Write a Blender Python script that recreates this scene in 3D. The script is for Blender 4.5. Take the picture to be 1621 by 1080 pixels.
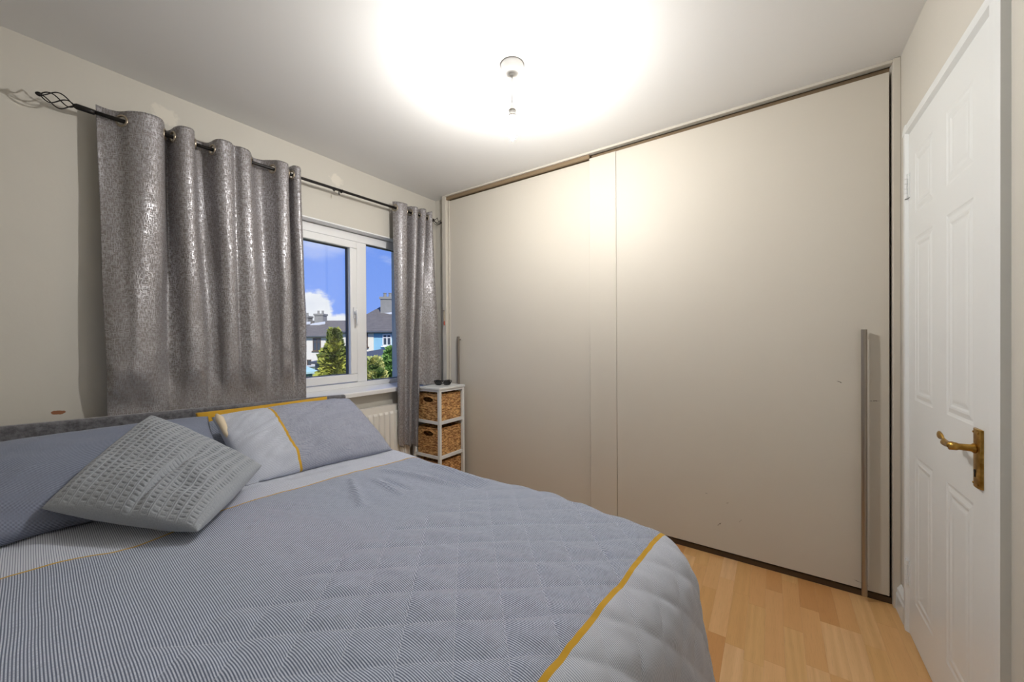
import bpy, bmesh, math, random
import numpy as np
from math import sin, cos, pi, radians, sqrt, exp, tan
from mathutils import Vector, Matrix, noise

for o in list(bpy.data.objects):
    bpy.data.objects.remove(o)
SC = bpy.context.scene
COL = SC.collection
random.seed(7)

# ------------------------------------------------------------------ camera
CAM_Z = 1.189
_yaw, _pit, _rol = radians(34.43), radians(-.307), radians(-.366)
_fw = Vector((-sin(_yaw)*cos(_pit), cos(_yaw)*cos(_pit), sin(_pit)))
_r0 = Vector((cos(_yaw), sin(_yaw), 0)); _u0 = _r0.cross(_fw)
_rt = _r0*cos(_rol) + _u0*sin(_rol); _up = -_r0*sin(_rol) + _u0*cos(_rol)
cam_d = bpy.data.cameras.new('camera')
cam = bpy.data.objects.new('camera', cam_d); COL.objects.link(cam)
cam_d.sensor_fit = 'HORIZONTAL'; cam_d.sensor_width = 36.0
cam_d.lens = 600.45/1621*36.0
cam_d.clip_start = .02; cam_d.clip_end = 500
M = Matrix((( _rt.x, _up.x, -_fw.x, 0), (_rt.y, _up.y, -_fw.y, 0), (_rt.z, _up.z, -_fw.z, CAM_Z), (0, 0, 0, 1)))
cam.matrix_world = M
SC.camera = cam

# ------------------------------------------------------------------ node helpers
def srgb(r, g, b):
    f = lambda c: c/12.92 if c <= .04045 else ((c+.055)/1.055)**2.4
    return (f(r/255), f(g/255), f(b/255), 1)

class NT:
    def __init__(s, nt):
        s.t = nt; s.n = nt.nodes; s.l = nt.links
    def add(s, ty, **kw):
        n = s.n.new(ty)
        for k, v in kw.items():
            if k == 'inp':
                for a, b in v.items():
                    if hasattr(b, 'is_output'): s.l.new(b, n.inputs[a])
                    else: n.inputs[a].default_value = b
            else: setattr(n, k, v)
        return n
    def math(s, op, a, b=None, c=None, clamp=False):
        n = s.n.new('ShaderNodeMath'); n.operation = op; n.use_clamp = clamp
        for i, x in enumerate((a, b, c)):
            if x is None: continue
            if hasattr(x, 'is_output'): s.l.new(x, n.inputs[i])
            else: n.inputs[i].default_value = x
        return n.outputs[0]
    def mix(s, f, a, b, blend='MIX'):
        n = s.n.new('ShaderNodeMix'); n.data_type = 'RGBA'; n.blend_type = blend
        for i, x in ((0, f), (6, a), (7, b)):
            if hasattr(x, 'is_output'): s.l.new(x, n.inputs[i])
            else: n.inputs[i].default_value = x
        return n.outputs[2]
    def ramp(s, x, lo, hi):
        n = s.n.new('ShaderNodeMapRange'); n.interpolation_type = 'SMOOTHSTEP'
        s.l.new(x, n.inputs[0]); n.inputs[1].default_value = lo; n.inputs[2].default_value = hi
        return n.outputs[0]
    def noise(s, vec, scale, detail=2, rough=.5):
        n = s.add('ShaderNodeTexNoise', inp={'Scale': scale, 'Detail': detail, 'Roughness': rough})
        if vec is not None: s.l.new(vec, n.inputs['Vector'])
        return n.outputs[0]
    def mapping(s, vec, scale=(1, 1, 1), loc=(0, 0, 0), rot=(0, 0, 0)):
        n = s.add('ShaderNodeMapping', inp={'Vector': vec, 'Scale': scale, 'Location': loc, 'Rotation': rot})
        return n.outputs[0]
    def sep(s, vec):
        n = s.add('ShaderNodeSeparateXYZ', inp={0: vec}); return n.outputs
    def comb(s, x, y, z):
        return s.add('ShaderNodeCombineXYZ', inp={0: x, 1: y, 2: z}).outputs[0]

def mat(name, col, rough=.5, metal=0, spec=.5, bump=None, noisecol=None, fn=None, sheen=0):
    m = bpy.data.materials.new(name); m.use_nodes = True
    t = NT(m.node_tree); b = t.n['Principled BSDF']
    b.inputs['Base Color'].default_value = col; b.inputs['Roughness'].default_value = rough
    b.inputs['Metallic'].default_value = metal; b.inputs['Specular IOR Level'].default_value = spec
    if sheen: b.inputs['Sheen Weight'].default_value = sheen
    obj = t.add('ShaderNodeTexCoord').outputs['Object']
    if noisecol:
        sc, amt = noisecol
        n = t.noise(obj, sc, 3)
        d = tuple(c*(1-amt) for c in col[:3])+(1,); l = tuple(min(1, c*(1+amt)) for c in col[:3])+(1,)
        t.l.new(t.mix(n, d, l), b.inputs['Base Color'])
    if bump:
        sc, st, dist = bump
        n = t.noise(obj, sc, 3)
        bp = t.add('ShaderNodeBump', inp={'Height': n, 'Strength': st, 'Distance': dist})
        t.l.new(bp.outputs[0], b.inputs['Normal'])
    if fn: fn(t, b, obj)
    return m

# ------------------------------------------------------------------ world / sky
w = bpy.data.worlds.new('sky'); SC.world = w; w.use_nodes = True
t = NT(w.node_tree); bg = t.n['Background']
gen = t.add('ShaderNodeTexCoord').outputs['Generated']
sx = t.sep(gen)
sky = t.mix(t.ramp(sx[2], -.05, .6), srgb(134, 168, 248), srgb(96, 140, 232))
n1 = t.noise(t.mapping(gen, (7, 7, 12)), 1.6, 7, .62)
def blob(d, r, squash=1.0):
    dv = t.add('ShaderNodeVectorMath', operation='SUBTRACT', inp={0: gen, 1: d}).outputs[0]
    dv = t.mapping(dv, (1, 1, squash))
    ln = t.add('ShaderNodeVectorMath', operation='LENGTH', inp={0: dv}).outputs['Value']
    return t.math('SUBTRACT', r, ln)
# cumulus bank low over the roofs
c1 = t.math('MAXIMUM', blob((-.886, .462, .055), .062, 1.0), blob((-.86, .512, .022), .062, 1.25))
c1 = t.math('MAXIMUM', c1, blob((-.93, .36, .03), .09, 1.3))
c1 = t.math('MAXIMUM', c1, blob((-.55, .83, .02), .10, 1.6))
c1 = t.ramp(t.math('ADD', c1, t.math('MULTIPLY', t.math('SUBTRACT', n1, .5), .09)), -.004, .012)
n2 = t.noise(t.mapping(gen, (3, 3, 9)), 1.5, 5, .6)
c2 = blob((-.845, .475, .236), .11, 2.2)
c2 = t.ramp(t.math('ADD', c2, t.math('MULTIPLY', t.math('SUBTRACT', n2, .5), .22)), -.02, .11)
c2 = t.math('MULTIPLY', c2, .62)
far = t.math('MULTIPLY', t.ramp(n2, .56, .74), .5)
cl = t.math('MAXIMUM', t.math('MAXIMUM', c1, c2), far)
n3 = t.noise(t.mapping(gen, (14, 14, 20)), 1.3, 4)
t.l.new(t.mix(cl, sky, t.mix(n3, srgb(214, 220, 236), srgb(255, 255, 255))), bg.inputs['Color'])
bg.inputs['Strength'].default_value = .95

# sun: stands behind the house, so it lights the gardens and not the room
sun_d = bpy.data.lights.new('sun', 'SUN'); sun_d.energy = 4.2; sun_d.angle = radians(1.5); sun_d.color = (1, .96, .9)
sun = bpy.data.objects.new('sun_offscreen', sun_d); COL.objects.link(sun)
sun.rotation_euler = Vector((-.72, .38, -.62)).to_track_quat('-Z', 'Y').to_euler()

vs = SC.view_settings
vs.view_transform = 'Standard'; vs.look = 'None'; vs.exposure = 0.20; vs.gamma = 1.0; vs.use_curve_mapping = False

# ------------------------------------------------------------------ mesh helpers
XW, YW, XR, ZC, YB = -2.432, 2.326, .4615, 2.4, -.85

class MB:
    def __init__(s): s.v = []; s.f = []; s.uv = None
    def add(s, v, f):
        o = len(s.v); s.v += [tuple(p) for p in v]; s.f += [tuple(i+o for i in q) for q in f]
        return s
    def box(s, a, b):
        (x0, y0, z0), (x1, y1, z1) = a, b
        if x0 > x1: x0, x1 = x1, x0
        if y0 > y1: y0, y1 = y1, y0
        if z0 > z1: z0, z1 = z1, z0
        return s.add([(x0, y0, z0), (x1, y0, z0), (x1, y1, z0), (x0, y1, z0), (x0, y0, z1), (x1, y0, z1), (x1, y1, z1), (x0, y1, z1)],
                     [(0, 3, 2, 1), (4, 5, 6, 7), (0, 1, 5, 4), (1, 2, 6, 5), (2, 3, 7, 6), (3, 0, 4, 7)])
    def tube(s, pts, r, n=10, cap=True, closed=False):
        pts = [Vector(p) for p in pts]; k = len(pts)
        rr = r if isinstance(r, (list, tuple)) else [r]*k
        up = None; rings = []
        for i in range(k):
            if closed: d = pts[(i+1) % k]-pts[i-1]
            else: d = pts[min(i+1, k-1)]-pts[max(i-1, 0)]
            d.normalize()
            if up is None:
                up = Vector((0, 0, 1)) if abs(d.z) < .9 else Vector((1, 0, 0))
            a = up - d*up.dot(d)
            if a.length < 1e-6: a = d.orthogonal()
            a.normalize(); up = a; b = d.cross(a)
            rings.append([pts[i]+(a*cos(2*pi*j/n)+b*sin(2*pi*j/n))*rr[i] for j in range(n)])
        vv = [p for q in rings for p in q]; ff = []
        for i in range(k if closed else k-1):
            i2 = (i+1) % k
            for j in range(n):
                ff.append((i*n+j, i*n+(j+1) % n, i2*n+(j+1) % n, i2*n+j))
        if cap and not closed:
            ff.append(tuple(range(n-1, -1, -1))); ff.append(tuple((k-1)*n+j for j in range(n)))
        return s.add(vv, ff)
    def lathe(s, prof, c=(0, 0, 0), n=28, axis='Z'):
        vv = []; ff = []
        for (r, h) in prof:
            for j in range(n):
                a = 2*pi*j/n
                p = (r*cos(a), r*sin(a), h)
                if axis == 'X': p = (h, r*cos(a), r*sin(a))
                if axis == 'Y': p = (r*sin(a), h, r*cos(a))
                vv.append((p[0]+c[0], p[1]+c[1], p[2]+c[2]))
        for i in range(len(prof)-1):
            for j in range(n):
                ff.append((i*n+j, i*n+(j+1) % n, (i+1)*n+(j+1) % n, (i+1)*n+j))
        ff.append(tuple(range(n-1, -1, -1))); ff.append(tuple((len(prof)-1)*n+j for j in range(n)))
        return s.add(vv, ff)
    def prism(s, poly, ax, a, b):
        # poly: list of 2D points, extruded along axis ax from a to b
        n = len(poly)
        def P(p, h):
            return {'X': (h, p[0], p[1]), 'Y': (p[0], h, p[1]), 'Z': (p[0], p[1], h)}[ax]
        return s.add([P(p, a) for p in poly]+[P(p, b) for p in poly],
                     [tuple(range(n-1, -1, -1)), tuple(range(n, 2*n))]+[(i, (i+1) % n, n+(i+1) % n, n+i) for i in range(n)])
    def build(s, name, m, parent=None, smooth=False, bevel=0, origin=None, loc=None, rot=None):
        me = bpy.data.meshes.new(name); me.from_pydata([tuple(p) for p in s.v], [], s.f); me.validate()
        bm = bmesh.new(); bm.from_mesh(me); bmesh.ops.recalc_face_normals(bm, faces=bm.faces); bm.to_mesh(me); bm.free()
        return link(name, me, m, parent, smooth, bevel, origin, loc, rot)

def link(name, me, m, parent=None, smooth=False, bevel=0, origin=None, loc=None, rot=None):
    if m is not None: me.materials.append(m)
    if smooth: me.polygons.foreach_set('use_smooth', [True]*len(me.polygons))
    o = bpy.data.objects.new(name, me); COL.objects.link(o)
    if parent: o.parent = parent
    if loc is not None: o.location = loc
    if rot is not None: o.rotation_euler = rot
    if bevel:
        bv = o.modifiers.new('bevel', 'BEVEL'); bv.width = bevel; bv.segments = 2; bv.limit_method = 'ANGLE'; bv.angle_limit = radians(40)
        me.polygons.foreach_set('use_smooth', [True]*len(me.polygons))
        try: me.set_sharp_from_angle(angle=radians(35))
        except Exception: pass
    return o

def grid_mesh(name, P, UV=None, hole=None):
    # P: (n,m,3) array -> mesh
    n, m_, _ = P.shape
    idx = np.arange(n*m_).reshape(n, m_)
    q = np.stack([idx[:-1, :-1], idx[1:, :-1], idx[1:, 1:], idx[:-1, 1:]], -1).reshape(-1, 4)
    if hole is not None: q = q[~hole.reshape(-1)]
    me = bpy.data.meshes.new(name)
    me.vertices.add(n*m_); me.vertices.foreach_set('co', P.reshape(-1).astype(np.float32))
    me.loops.add(q.size); me.loops.foreach_set('vertex_index', q.reshape(-1).astype(np.int32))
    me.polygons.add(len(q)); me.polygons.foreach_set('loop_start', np.arange(0, q.size, 4, dtype=np.int32))
    me.polygons.foreach_set('loop_total', np.full(len(q), 4, dtype=np.int32))
    if UV is not None:
        ul = me.uv_layers.new(name='UVMap')
        ul.data.foreach_set('uv', UV.reshape(-1, 2)[q.reshape(-1)].reshape(-1).astype(np.float32))
    me.update(); me.validate()
    return me

def tag(o, label, cat, group=None):
    o['label'] = label; o['category'] = cat
    if group: o['group'] = group
    return o
def struct(o, label=None, cat=None):
    o['kind'] = 'structure'
    if label: o['label'] = label
    if cat: o['category'] = cat
    return o
def empty(name, loc=(0, 0, 0), rz=0):
    o = bpy.data.objects.new(name, None); COL.objects.link(o); o.location = loc; o.rotation_euler = (0, 0, rz)
    o.empty_display_size = .05
    return o
def nz(x, y, z=0): return noise.noise(Vector((x, y, z)))
def smooth01(x): x = np.clip(x, 0, 1); return x*x*(3-2*x)

# ------------------------------------------------------------------ materials
def wall_fn(t, b, obj):
    n = t.noise(obj, 2.2, 4)
    c = t.mix(n, srgb(202, 198, 188), srgb(208, 204, 195))
    t.l.new(c, b.inputs['Base Color'])
    bp = t.add('ShaderNodeBump', inp={'Height': t.noise(obj, 60, 3), 'Strength': .08, 'Distance': .004})
    t.l.new(bp.outputs[0], b.inputs['Normal'])
M_WALL = mat('beige_wall_paint', srgb(206, 196, 174), .62, fn=wall_fn)
def wallwin_fn(t, b, obj):
    n = t.noise(obj, 2.2, 4)
    c = t.mix(n, srgb(202, 198, 188), srgb(208, 204, 195))
    s = t.sep(obj)
    def patch(y, z, ry, rz, amp):
        dy = t.math('DIVIDE', t.math('SUBTRACT', s[1], y), ry); dz = t.math('DIVIDE', t.math('SUBTRACT', s[2], z), rz)
        d = t.math('SQRT', t.math('ADD', t.math('MULTIPLY', dy, dy), t.math('MULTIPLY', dz, dz)))
        return t.math('ADD', d, t.math('MULTIPLY', t.math('SUBTRACT', t.noise(obj, 38, 4), .5), amp))
    p = t.math('MINIMUM', patch(.573, 2.285, .055, .05, 1.6), patch(1.458, 2.275, .05, .045, 1.6))
    c = t.mix(t.math('MULTIPLY', t.math('SUBTRACT', 1, t.ramp(p, .55, 1.0)), .75), c, srgb(226, 220, 208))
    q = patch(.232, .897, .022, .011, 1.3)
    c = t.mix(t.math('SUBTRACT', 1, t.ramp(q, .8, .95)), c, srgb(150, 98, 66))
    t.l.new(c, b.inputs['Base Color'])
    bp = t.add('ShaderNodeBump', inp={'Height': t.noise(obj, 60, 3), 'Strength': .08, 'Distance': .004})
    t.l.new(bp.outputs[0], b.inputs['Normal'])
M_WALLW = mat('beige_wall_paint_patched', srgb(206, 196, 174), .62, fn=wallwin_fn)
M_CEIL = mat('white_ceiling_paint', srgb(230, 230, 229), .75, bump=(40, .05, .004))
M_WHITE = mat('white_gloss_paint', srgb(228, 231, 231), .32, bump=(25, .04, .003))
M_UPVC = mat('white_upvc', srgb(240, 241, 242), .25)
M_GASKET = mat('grey_gasket', srgb(78, 80, 84), .6)
M_SUBFLOOR = mat('floor_underlay', srgb(120, 84, 50), .8)
M_BROWN = mat('brown_track', srgb(72, 55, 38), .5, noisecol=(30, .15))
M_TAN = mat('tan_track_board', srgb(138, 118, 92), .55)
M_STEEL = mat('brushed_steel', srgb(168, 160, 150), .32, 1.0)
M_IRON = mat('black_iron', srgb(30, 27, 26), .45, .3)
M_EYELET = mat('brushed_nickel_ring', srgb(190, 178, 160), .3, 1.0)
M_PLASTIC = mat('white_plastic', srgb(236, 236, 234), .4)
M_RAD = mat('radiator_enamel', srgb(236, 233, 226), .35)
M_BLACKPL = mat('black_plastic', srgb(16, 16, 18), .2)
M_MUSTARD = mat('mustard_cotton', srgb(206, 164, 78), .85, bump=(300, .2, .002))
M_CREAM = mat('cream_lining', srgb(226, 210, 182), .85)
M_CORD = mat('beige_cord', srgb(196, 180, 150), .8)
M_RED = mat('red_toggle', srgb(178, 88, 70), .5)

def ward_fn(t, b, obj):
    n = t.noise(obj, 1.3, 3)
    c = t.mix(n, srgb(208, 202, 190), srgb(213, 207, 196))
    s = t.sep(obj)
    # small scuffs
    def mark(x, z, rx, rz, ang):
        dx = t.math('SUBTRACT', s[0], x); dz = t.math('SUBTRACT', s[2], z)
        a = t.math('ADD', t.math('MULTIPLY', dx, cos(ang)), t.math('MULTIPLY', dz, sin(ang)))
        e = t.math('SUBTRACT', t.math('MULTIPLY', dz, cos(ang)), t.math('MULTIPLY', dx, sin(ang)))
        a = t.math('DIVIDE', a, rx); e = t.math('DIVIDE', e, rz)
        return t.math('SQRT', t.math('ADD', t.math('MULTIPLY', a, a), t.math('MULTIPLY', e, e)))
    m = None
    for k in ((-.237, .177, .018, .003, .8), (-.14, .22, .012, .002, .9), (.26, .978, .012, .003, -.4), (.335, .062, .03, .002, -.25),
              (-.2, .30, .008, .002, .4), (.38, .9, .02, .0025, .1), (-.3, .33, .006, .002, 0)):
        v = mark(*k); m = v if m is None else t.math('MINIMUM', m, v)
    f = t.math('MULTIPLY', t.math('SUBTRACT', 1, t.ramp(m, .5, 1.1)), t.ramp(t.noise(obj, 160, 2), .35, .6))
    c = t.mix(f, c, srgb(96, 88, 78))
    t.l.new(c, b.inputs['Base Color'])
    bp = t.add('ShaderNodeBump', inp={'Height': t.noise(obj, 9, 3), 'Strength': .03, 'Distance': .01})
    t.l.new(bp.outputs[0], b.inputs['Normal'])
M_WARD = mat('cream_laminate', srgb(213, 205, 188), .5, spec=.22, fn=ward_fn)

def plank_fn(t, b, obj):
    rnd = t.add('ShaderNodeObjectInfo').outputs['Random']
    off = t.comb(t.math('MULTIPLY', rnd, 37.0), t.math('MULTIPLY', rnd, 91.0), 0)
    v = t.add('ShaderNodeVectorMath', operation='ADD', inp={0: obj, 1: off}).outputs[0]
    g = t.noise(t.mapping(v, (34, 2.2, 8)), 1, 5, .6)
    wv = t.add('ShaderNodeTexWave', wave_type='RINGS', rings_direction='Z', inp={'Vector': t.mapping(v, (11, .9, 1)), 'Scale': .8, 'Distortion': 9.0, 'Detail': 2, 'Detail Scale': 1.2})
    fine = t.noise(t.mapping(v, (420, 14, 10)), 1, 2)
    base = t.add('ShaderNodeValToRGB', inp={0: rnd})
    cr = base.color_ramp; cr.elements[0].color = srgb(202, 146, 88); cr.elements[1].color = srgb(242, 202, 152)
    for p, c in ((.15, srgb(218, 166, 108)), (.4, srgb(236, 192, 138)), (.55, srgb(222, 174, 114)), (.8, srgb(230, 188, 128))):
        e = cr.elements.new(p); e.color = c
    c = t.mix(t.math('MULTIPLY', g, .45), base.outputs[0], srgb(190, 136, 82), 'MIX')
    c = t.mix(t.math('MULTIPLY', t.math('MULTIPLY', wv.outputs[1], t.ramp(rnd, .3, .9)), .16), c, srgb(166, 110, 58))
    c = t.mix(t.math('MULTIPLY', t.ramp(fine, .5, .75), .14), c, srgb(128, 82, 42))
    t.l.new(c, b.inputs['Base Color'])
M_PLANK = mat('beech_laminate', srgb(200, 150, 95), .3, spec=.4, fn=plank_fn)

def velvet_fn(t, b, obj):
    n = t.noise(obj, 55, 5, .7)
    t.l.new(t.mix(t.ramp(n, .3, .7), srgb(74, 74, 78), srgb(118, 118, 124)), b.inputs['Base Color'])
    bp = t.add('ShaderNodeBump', inp={'Height': n, 'Strength': .35, 'Distance': .004}); t.l.new(bp.outputs[0], b.inputs['Normal'])
M_VELVET = mat('grey_velvet', srgb(98, 98, 104), .8, sheen=.5, fn=velvet_fn)

def curtain_fn(t, b, obj):
    uv = t.add('ShaderNodeUVMap').outputs[0]
    a = t.noise(t.mapping(uv, (270, 48, 1)), 1, 2, .6)
    c = t.noise(t.mapping(uv, (48, 270, 1)), 1, 2, .6)
    big = t.noise(t.mapping(uv, (7, 4, 1)), 1, 3)
    foil = t.math('MAXIMUM', t.ramp(a, .47, .60), t.ramp(c, .50, .63))
    foil = t.math('MULTIPLY', foil, t.math('ADD', .45, t.math('MULTIPLY', t.ramp(big, .3, .6), .55)))
    t.l.new(t.mix(foil, srgb(126, 120, 118), srgb(186, 185, 190)), b.inputs['Base Color'])
    t.l.new(t.math('MULTIPLY', foil, .7), b.inputs['Metallic'])
    rr = t.add('ShaderNodeMapRange', inp={0: foil, 3: .55, 4: .33}).outputs[0]
    t.l.new(rr, b.inputs['Roughness'])
    hh = t.math('ADD', t.math('MULTIPLY', foil, .12), t.math('MULTIPLY', t.noise(t.mapping(uv, (16, 11, 1)), 1, 5, .6), 2.0))
    bp = t.add('ShaderNodeBump', inp={'Height': hh, 'Strength': .4, 'Distance': .006}); t.l.new(bp.outputs[0], b.inputs['Normal'])
M_CURTAIN = mat('silver_crackle_curtain', srgb(150, 145, 142), .4, fn=curtain_fn)

def stripe_cloth(name, bands, stitch=False, pitch=.0042, hem=None, ink=(100, 110, 134), pale=(204, 212, 228)):
    """pinstriped cotton. bands: list of (limit, kind) along u, kinds 'light','grey','mustard'; stripes run along u, alternate in v"""
    def fn(t, b, obj):
        uv = t.add('ShaderNodeUVMap').outputs[0]
        s = t.sep(uv)
        wob = t.math('MULTIPLY', t.math('SUBTRACT', t.noise(t.mapping(uv, (2, 9, 1)), 1, 2), .5), .012)
        u = t.math('ADD', s[0], wob)
        vv = t.math('ADD', s[1], t.math('MULTIPLY', t.math('SUBTRACT', t.noise(t.mapping(uv, (5, 5, 1)), 1, 1), .5), .004))
        ph = t.math('SINE', t.math('MULTIPLY', vv, 2*pi/pitch))
        st = t.ramp(ph, -.35, .35)
        weave = t.noise(t.mapping(uv, (260, 40, 1)), 1, 2)
        wh = srgb(*pale)
        grey = t.mix(st, srgb(*ink), wh)
        grey = t.mix(t.math('MULTIPLY', t.ramp(weave, .4, .7), .3), grey, srgb(116, 121, 140))
        lst = t.ramp(ph, -.9, -.1)
        light = t.mix(lst, srgb(132, 140, 162), srgb(216, 221, 233))
        light = t.mix(t.math('MULTIPLY', t.ramp(weave, .5, .8), .2), light, srgb(170, 175, 190))
        must = srgb(205, 160, 50)
        cols = {'light': light, 'grey': grey, 'mustard': must}
        c = cols[bands[0][1]]
        for i in range(1, len(bands)):
            lim = bands[i-1][0]
            f = t.math('GREATER_THAN', u, lim)
            c = t.mix(f, c, cols[bands[i][1]])
        if hem is not None: c = t.mix(t.math('GREATER_THAN', s[1], hem), c, must)
        if stitch:      # pale dashed quilting thread on the lower half
            def line(v, off, sp, along):
                f = t.math('ABSOLUTE', t.math('SUBTRACT', t.math('FRACT', t.math('ADD', t.math('DIVIDE', t.math('SUBTRACT', v, off), sp), .5)), .5))
                on = t.math('LESS_THAN', f, .0011/sp)
                return t.math('MULTIPLY', on, t.math('GREATER_THAN', t.math('FRACT', t.math('DIVIDE', along, .0075)), .3))
            a_, b_ = t.math('SUBTRACT', s[0], s[1]), t.math('ADD', s[0], s[1])
            th = t.math('MAXIMUM', line(a_, 2.205, .134, b_), line(b_, 1.195, .14, a_))
            th = t.math('MULTIPLY', th, t.math('GREATER_THAN', s[0], 1.44)); th = t.math('MULTIPLY', th, t.math('GREATER_THAN', t.math('ABSOLUTE', t.math('SUBTRACT', s[0], 2.042)), .011))
            c = t.mix(t.math('MULTIPLY', th, .3), c, srgb(214, 218, 228))
        t.l.new(c, b.inputs['Base Color'])
        bp = t.add('ShaderNodeBump', inp={'Height': t.noise(t.mapping(uv, (30, 30, 1)), 1, 4), 'Strength': .15, 'Distance': .006})
        t.l.new(bp.outputs[0], b.inputs['Normal'])
    return mat(name, srgb(170, 175, 190), .85, spec=.2, sheen=.15, fn=fn)
M_SPREAD = stripe_cloth('pinstripe_bedspread', [(.848, 'light'), (.855, 'mustard'), (2.036, 'grey'), (2.048, 'mustard'), (9, 'light')], stitch=True)
M_PILL_R = stripe_cloth('pinstripe_pillow_light_end', [(.2, 'light'), (.21, 'mustard'), (9, 'grey')], ink=(106, 110, 130), pale=(196, 201, 216))
M_PILL_B = stripe_cloth('pinstripe_pillow_mustard_hem', [(9, 'grey')], hem=.088)
M_PILL_L = stripe_cloth('pinstripe_pillow_grey', [(.13, 'light'), (.145, 'mustard'), (9, 'grey')], pitch=.0048, ink=(78, 86, 106), pale=(160, 168, 188))
def knit_fn(t, b, obj):
    n = t.noise(obj, 240, 3)
    t.l.new(t.mix(n, srgb(140, 146, 154), srgb(172, 178, 186)), b.inputs['Base Color'])
    bp = t.add('ShaderNodeBump', inp={'Height': n, 'Strength': .5, 'Distance': .002}); t.l.new(bp.outputs[0], b.inputs['Normal'])
M_KNIT = mat('grey_cotton_knit', srgb(152, 156, 160), .9, sheen=.2, fn=knit_fn)
def wicker_fn(t, b, obj):
    n = t.noise(t.mapping(obj, (30, 30, 110)), 1, 4, .7)
    n2 = t.noise(obj, 14, 2)
    c = t.mix(t.ramp(n, .36, .64), srgb(120, 70, 30), srgb(240, 196, 132))
    t.l.new(t.mix(t.math('MULTIPLY', n2, .25), c, srgb(200, 130, 66)), b.inputs['Base Color'])
M_WICKER = mat('water_hyacinth_wicker', srgb(190, 130, 70), .55, fn=wicker_fn)
def brass_fn(t, b, obj):
    n = t.noise(obj, 45, 4)
    t.l.new(t.mix(t.ramp(n, .35, .7), srgb(150, 112, 48), srgb(196, 158, 84)), b.inputs['Base Color'])
M_BRASS = mat('aged_brass', srgb(180, 140, 70), .34, 1.0, fn=brass_fn)
M_GLASS = bpy.data.materials.new('window_glass'); M_GLASS.use_nodes = True
t = NT(M_GLASS.node_tree); t.n.remove(t.n['Principled BSDF'])
_tr = t.add('ShaderNodeBsdfTransparent', inp={'Color': (.97, .98, .98, 1)}); _gl = t.add('ShaderNodeBsdfGlossy', inp={'Roughness': .02})
_mx = t.add('ShaderNodeMixShader', inp={0: .04, 1: _tr.outputs[0], 2: _gl.outputs[0]})
t.l.new(_mx.outputs[0], t.n['Material Output'].inputs[0])
M_BULB = bpy.data.materials.new('lit_bulb'); M_BULB.use_nodes = True
_b = M_BULB.node_tree.nodes['Principled BSDF']; _b.inputs['Base Color'].default_value = (1, 1, 1, 1)
_b.inputs['Emission Color'].default_value = (1, .97, .93, 1); _b.inputs['Emission Strength'].default_value = 1350

# ================================================================== STRUCTURE
# floor: underlay slab with strips laid as separate boards
fl = struct(MB().box((XW-.3, YB-.1, -.12), (XR+.1, 3.0, -.009)).build('floor', M_SUBFLOOR), 'beech strip laminate floor', None)
PW = .0635
def plank_mesh(L):
    return MB().box((.00005, .00005, -.008), (PW-.00005, L-.00005, 0)).build('plank', M_PLANK, fl, bevel=.0003)
_lens = [.30, .36, .42, .48]
_proto = {}
def put_plank(x, y0, y1):
    L = round(y1-y0, 3)
    if L < .03: return
    if L in _proto:
        o = _proto[L].copy(); COL.objects.link(o)
    else:
        o = plank_mesh(L); _proto[L] = o
    o.location = (x, y0, 0)
known = {-6: 2.0}
k0 = int(math.floor((XW+.0265)/PW))-0
for k in range(k0, 8):
    x = -.0265+PW*k
    if x+PW > XR+.02 or x < XW-.06: continue
    rnd = random.Random(k*13+5)
    y = YB - rnd.choice([0, .1, .2, .3])
    # start so that a seam falls where the photograph shows it for the visible strips
    shift = {-2: .07, 0: .22, 1: .02, -3: .3}.get(k, 0)
    y -= shift
    while y < 2.37:
        L = rnd.choice(_lens); y1 = min(y+L, 2.42)
        if 2.42-y1 < .08: y1 = 2.42
        under_bed = (x > -2.36 and x+PW < -.32 and y1 < 1.12 and y > -.02)
        if y1 > YB and not under_bed:
            put_plank(x, max(y, YB), y1)
        y = y1
ce = struct(MB().box((XW-.3, YB-.1, ZC), (XR+.1, 3.0, ZC+.12)).build('ceiling', M_CEIL))
# window wall with its opening
WY0, WY1, WZ0, WZ1 = .50, 2.12, .835, 1.977
m = MB()
m.box((XW-.28, YB-.1, -.1), (XW, WY0, ZC)); m.box((XW-.28, WY1, -.1), (XW, 3.0, ZC))
m.box((XW-.28, WY0, -.1), (XW, WY1, WZ0)); m.box((XW-.28, WY0, WZ1), (XW, WY1, ZC))
struct(m.build('wall_left', M_WALLW))
# door wall with its opening
DY0, DY1, DZ1 = 1.44, 2.155, 2.0
m = MB()
m.box((XR, YB-.1, -.1), (XR+.12, DY0, ZC)); m.box((XR, DY1, -.1), (XR+.12, 3.0, ZC)); m.box((XR, DY0, DZ1), (XR+.12, DY1, ZC))
struct(m.build('wall_right', M_WALL))
m = MB(); m.box((XW-.1, 2.372, 0), (-2.30, 2.42, ZC)); m.box((XW-.1, 2.95, -.1), (XR+.1, 3.05, ZC))
struct(m.build('wall_far', M_WALL))
struct(MB().box((XW-.1, YB-.1, -.1), (XR+.1, YB, ZC)).build('wall_back', M_WALL))
# skirting: stub between wardrobe and door frame, and the unseen rest of that wall
SKP = [(0, 0), (.018, 0), (.018, .07), (.014, .078), (.014, .092), (.008, .102), (.004, .11), (0, .112)]
m = MB()
for a, b in ((2.195, 2.325), (YB, 1.395)):
    m.prism([(XR-p, z) for p, z in SKP], 'Y', a, b)
struct(m.build('baseboard_right', M_WHITE))
struct(MB().prism([(YB+p, z) for p, z in SKP], 'X', XW, XR-.02).build('baseboard_back', M_WHITE))
struct(MB().prism([(XW+p, z) for p, z in SKP], 'Y', YB+.02, 2.37).build('baseboard_left', M_WHITE))

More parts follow.
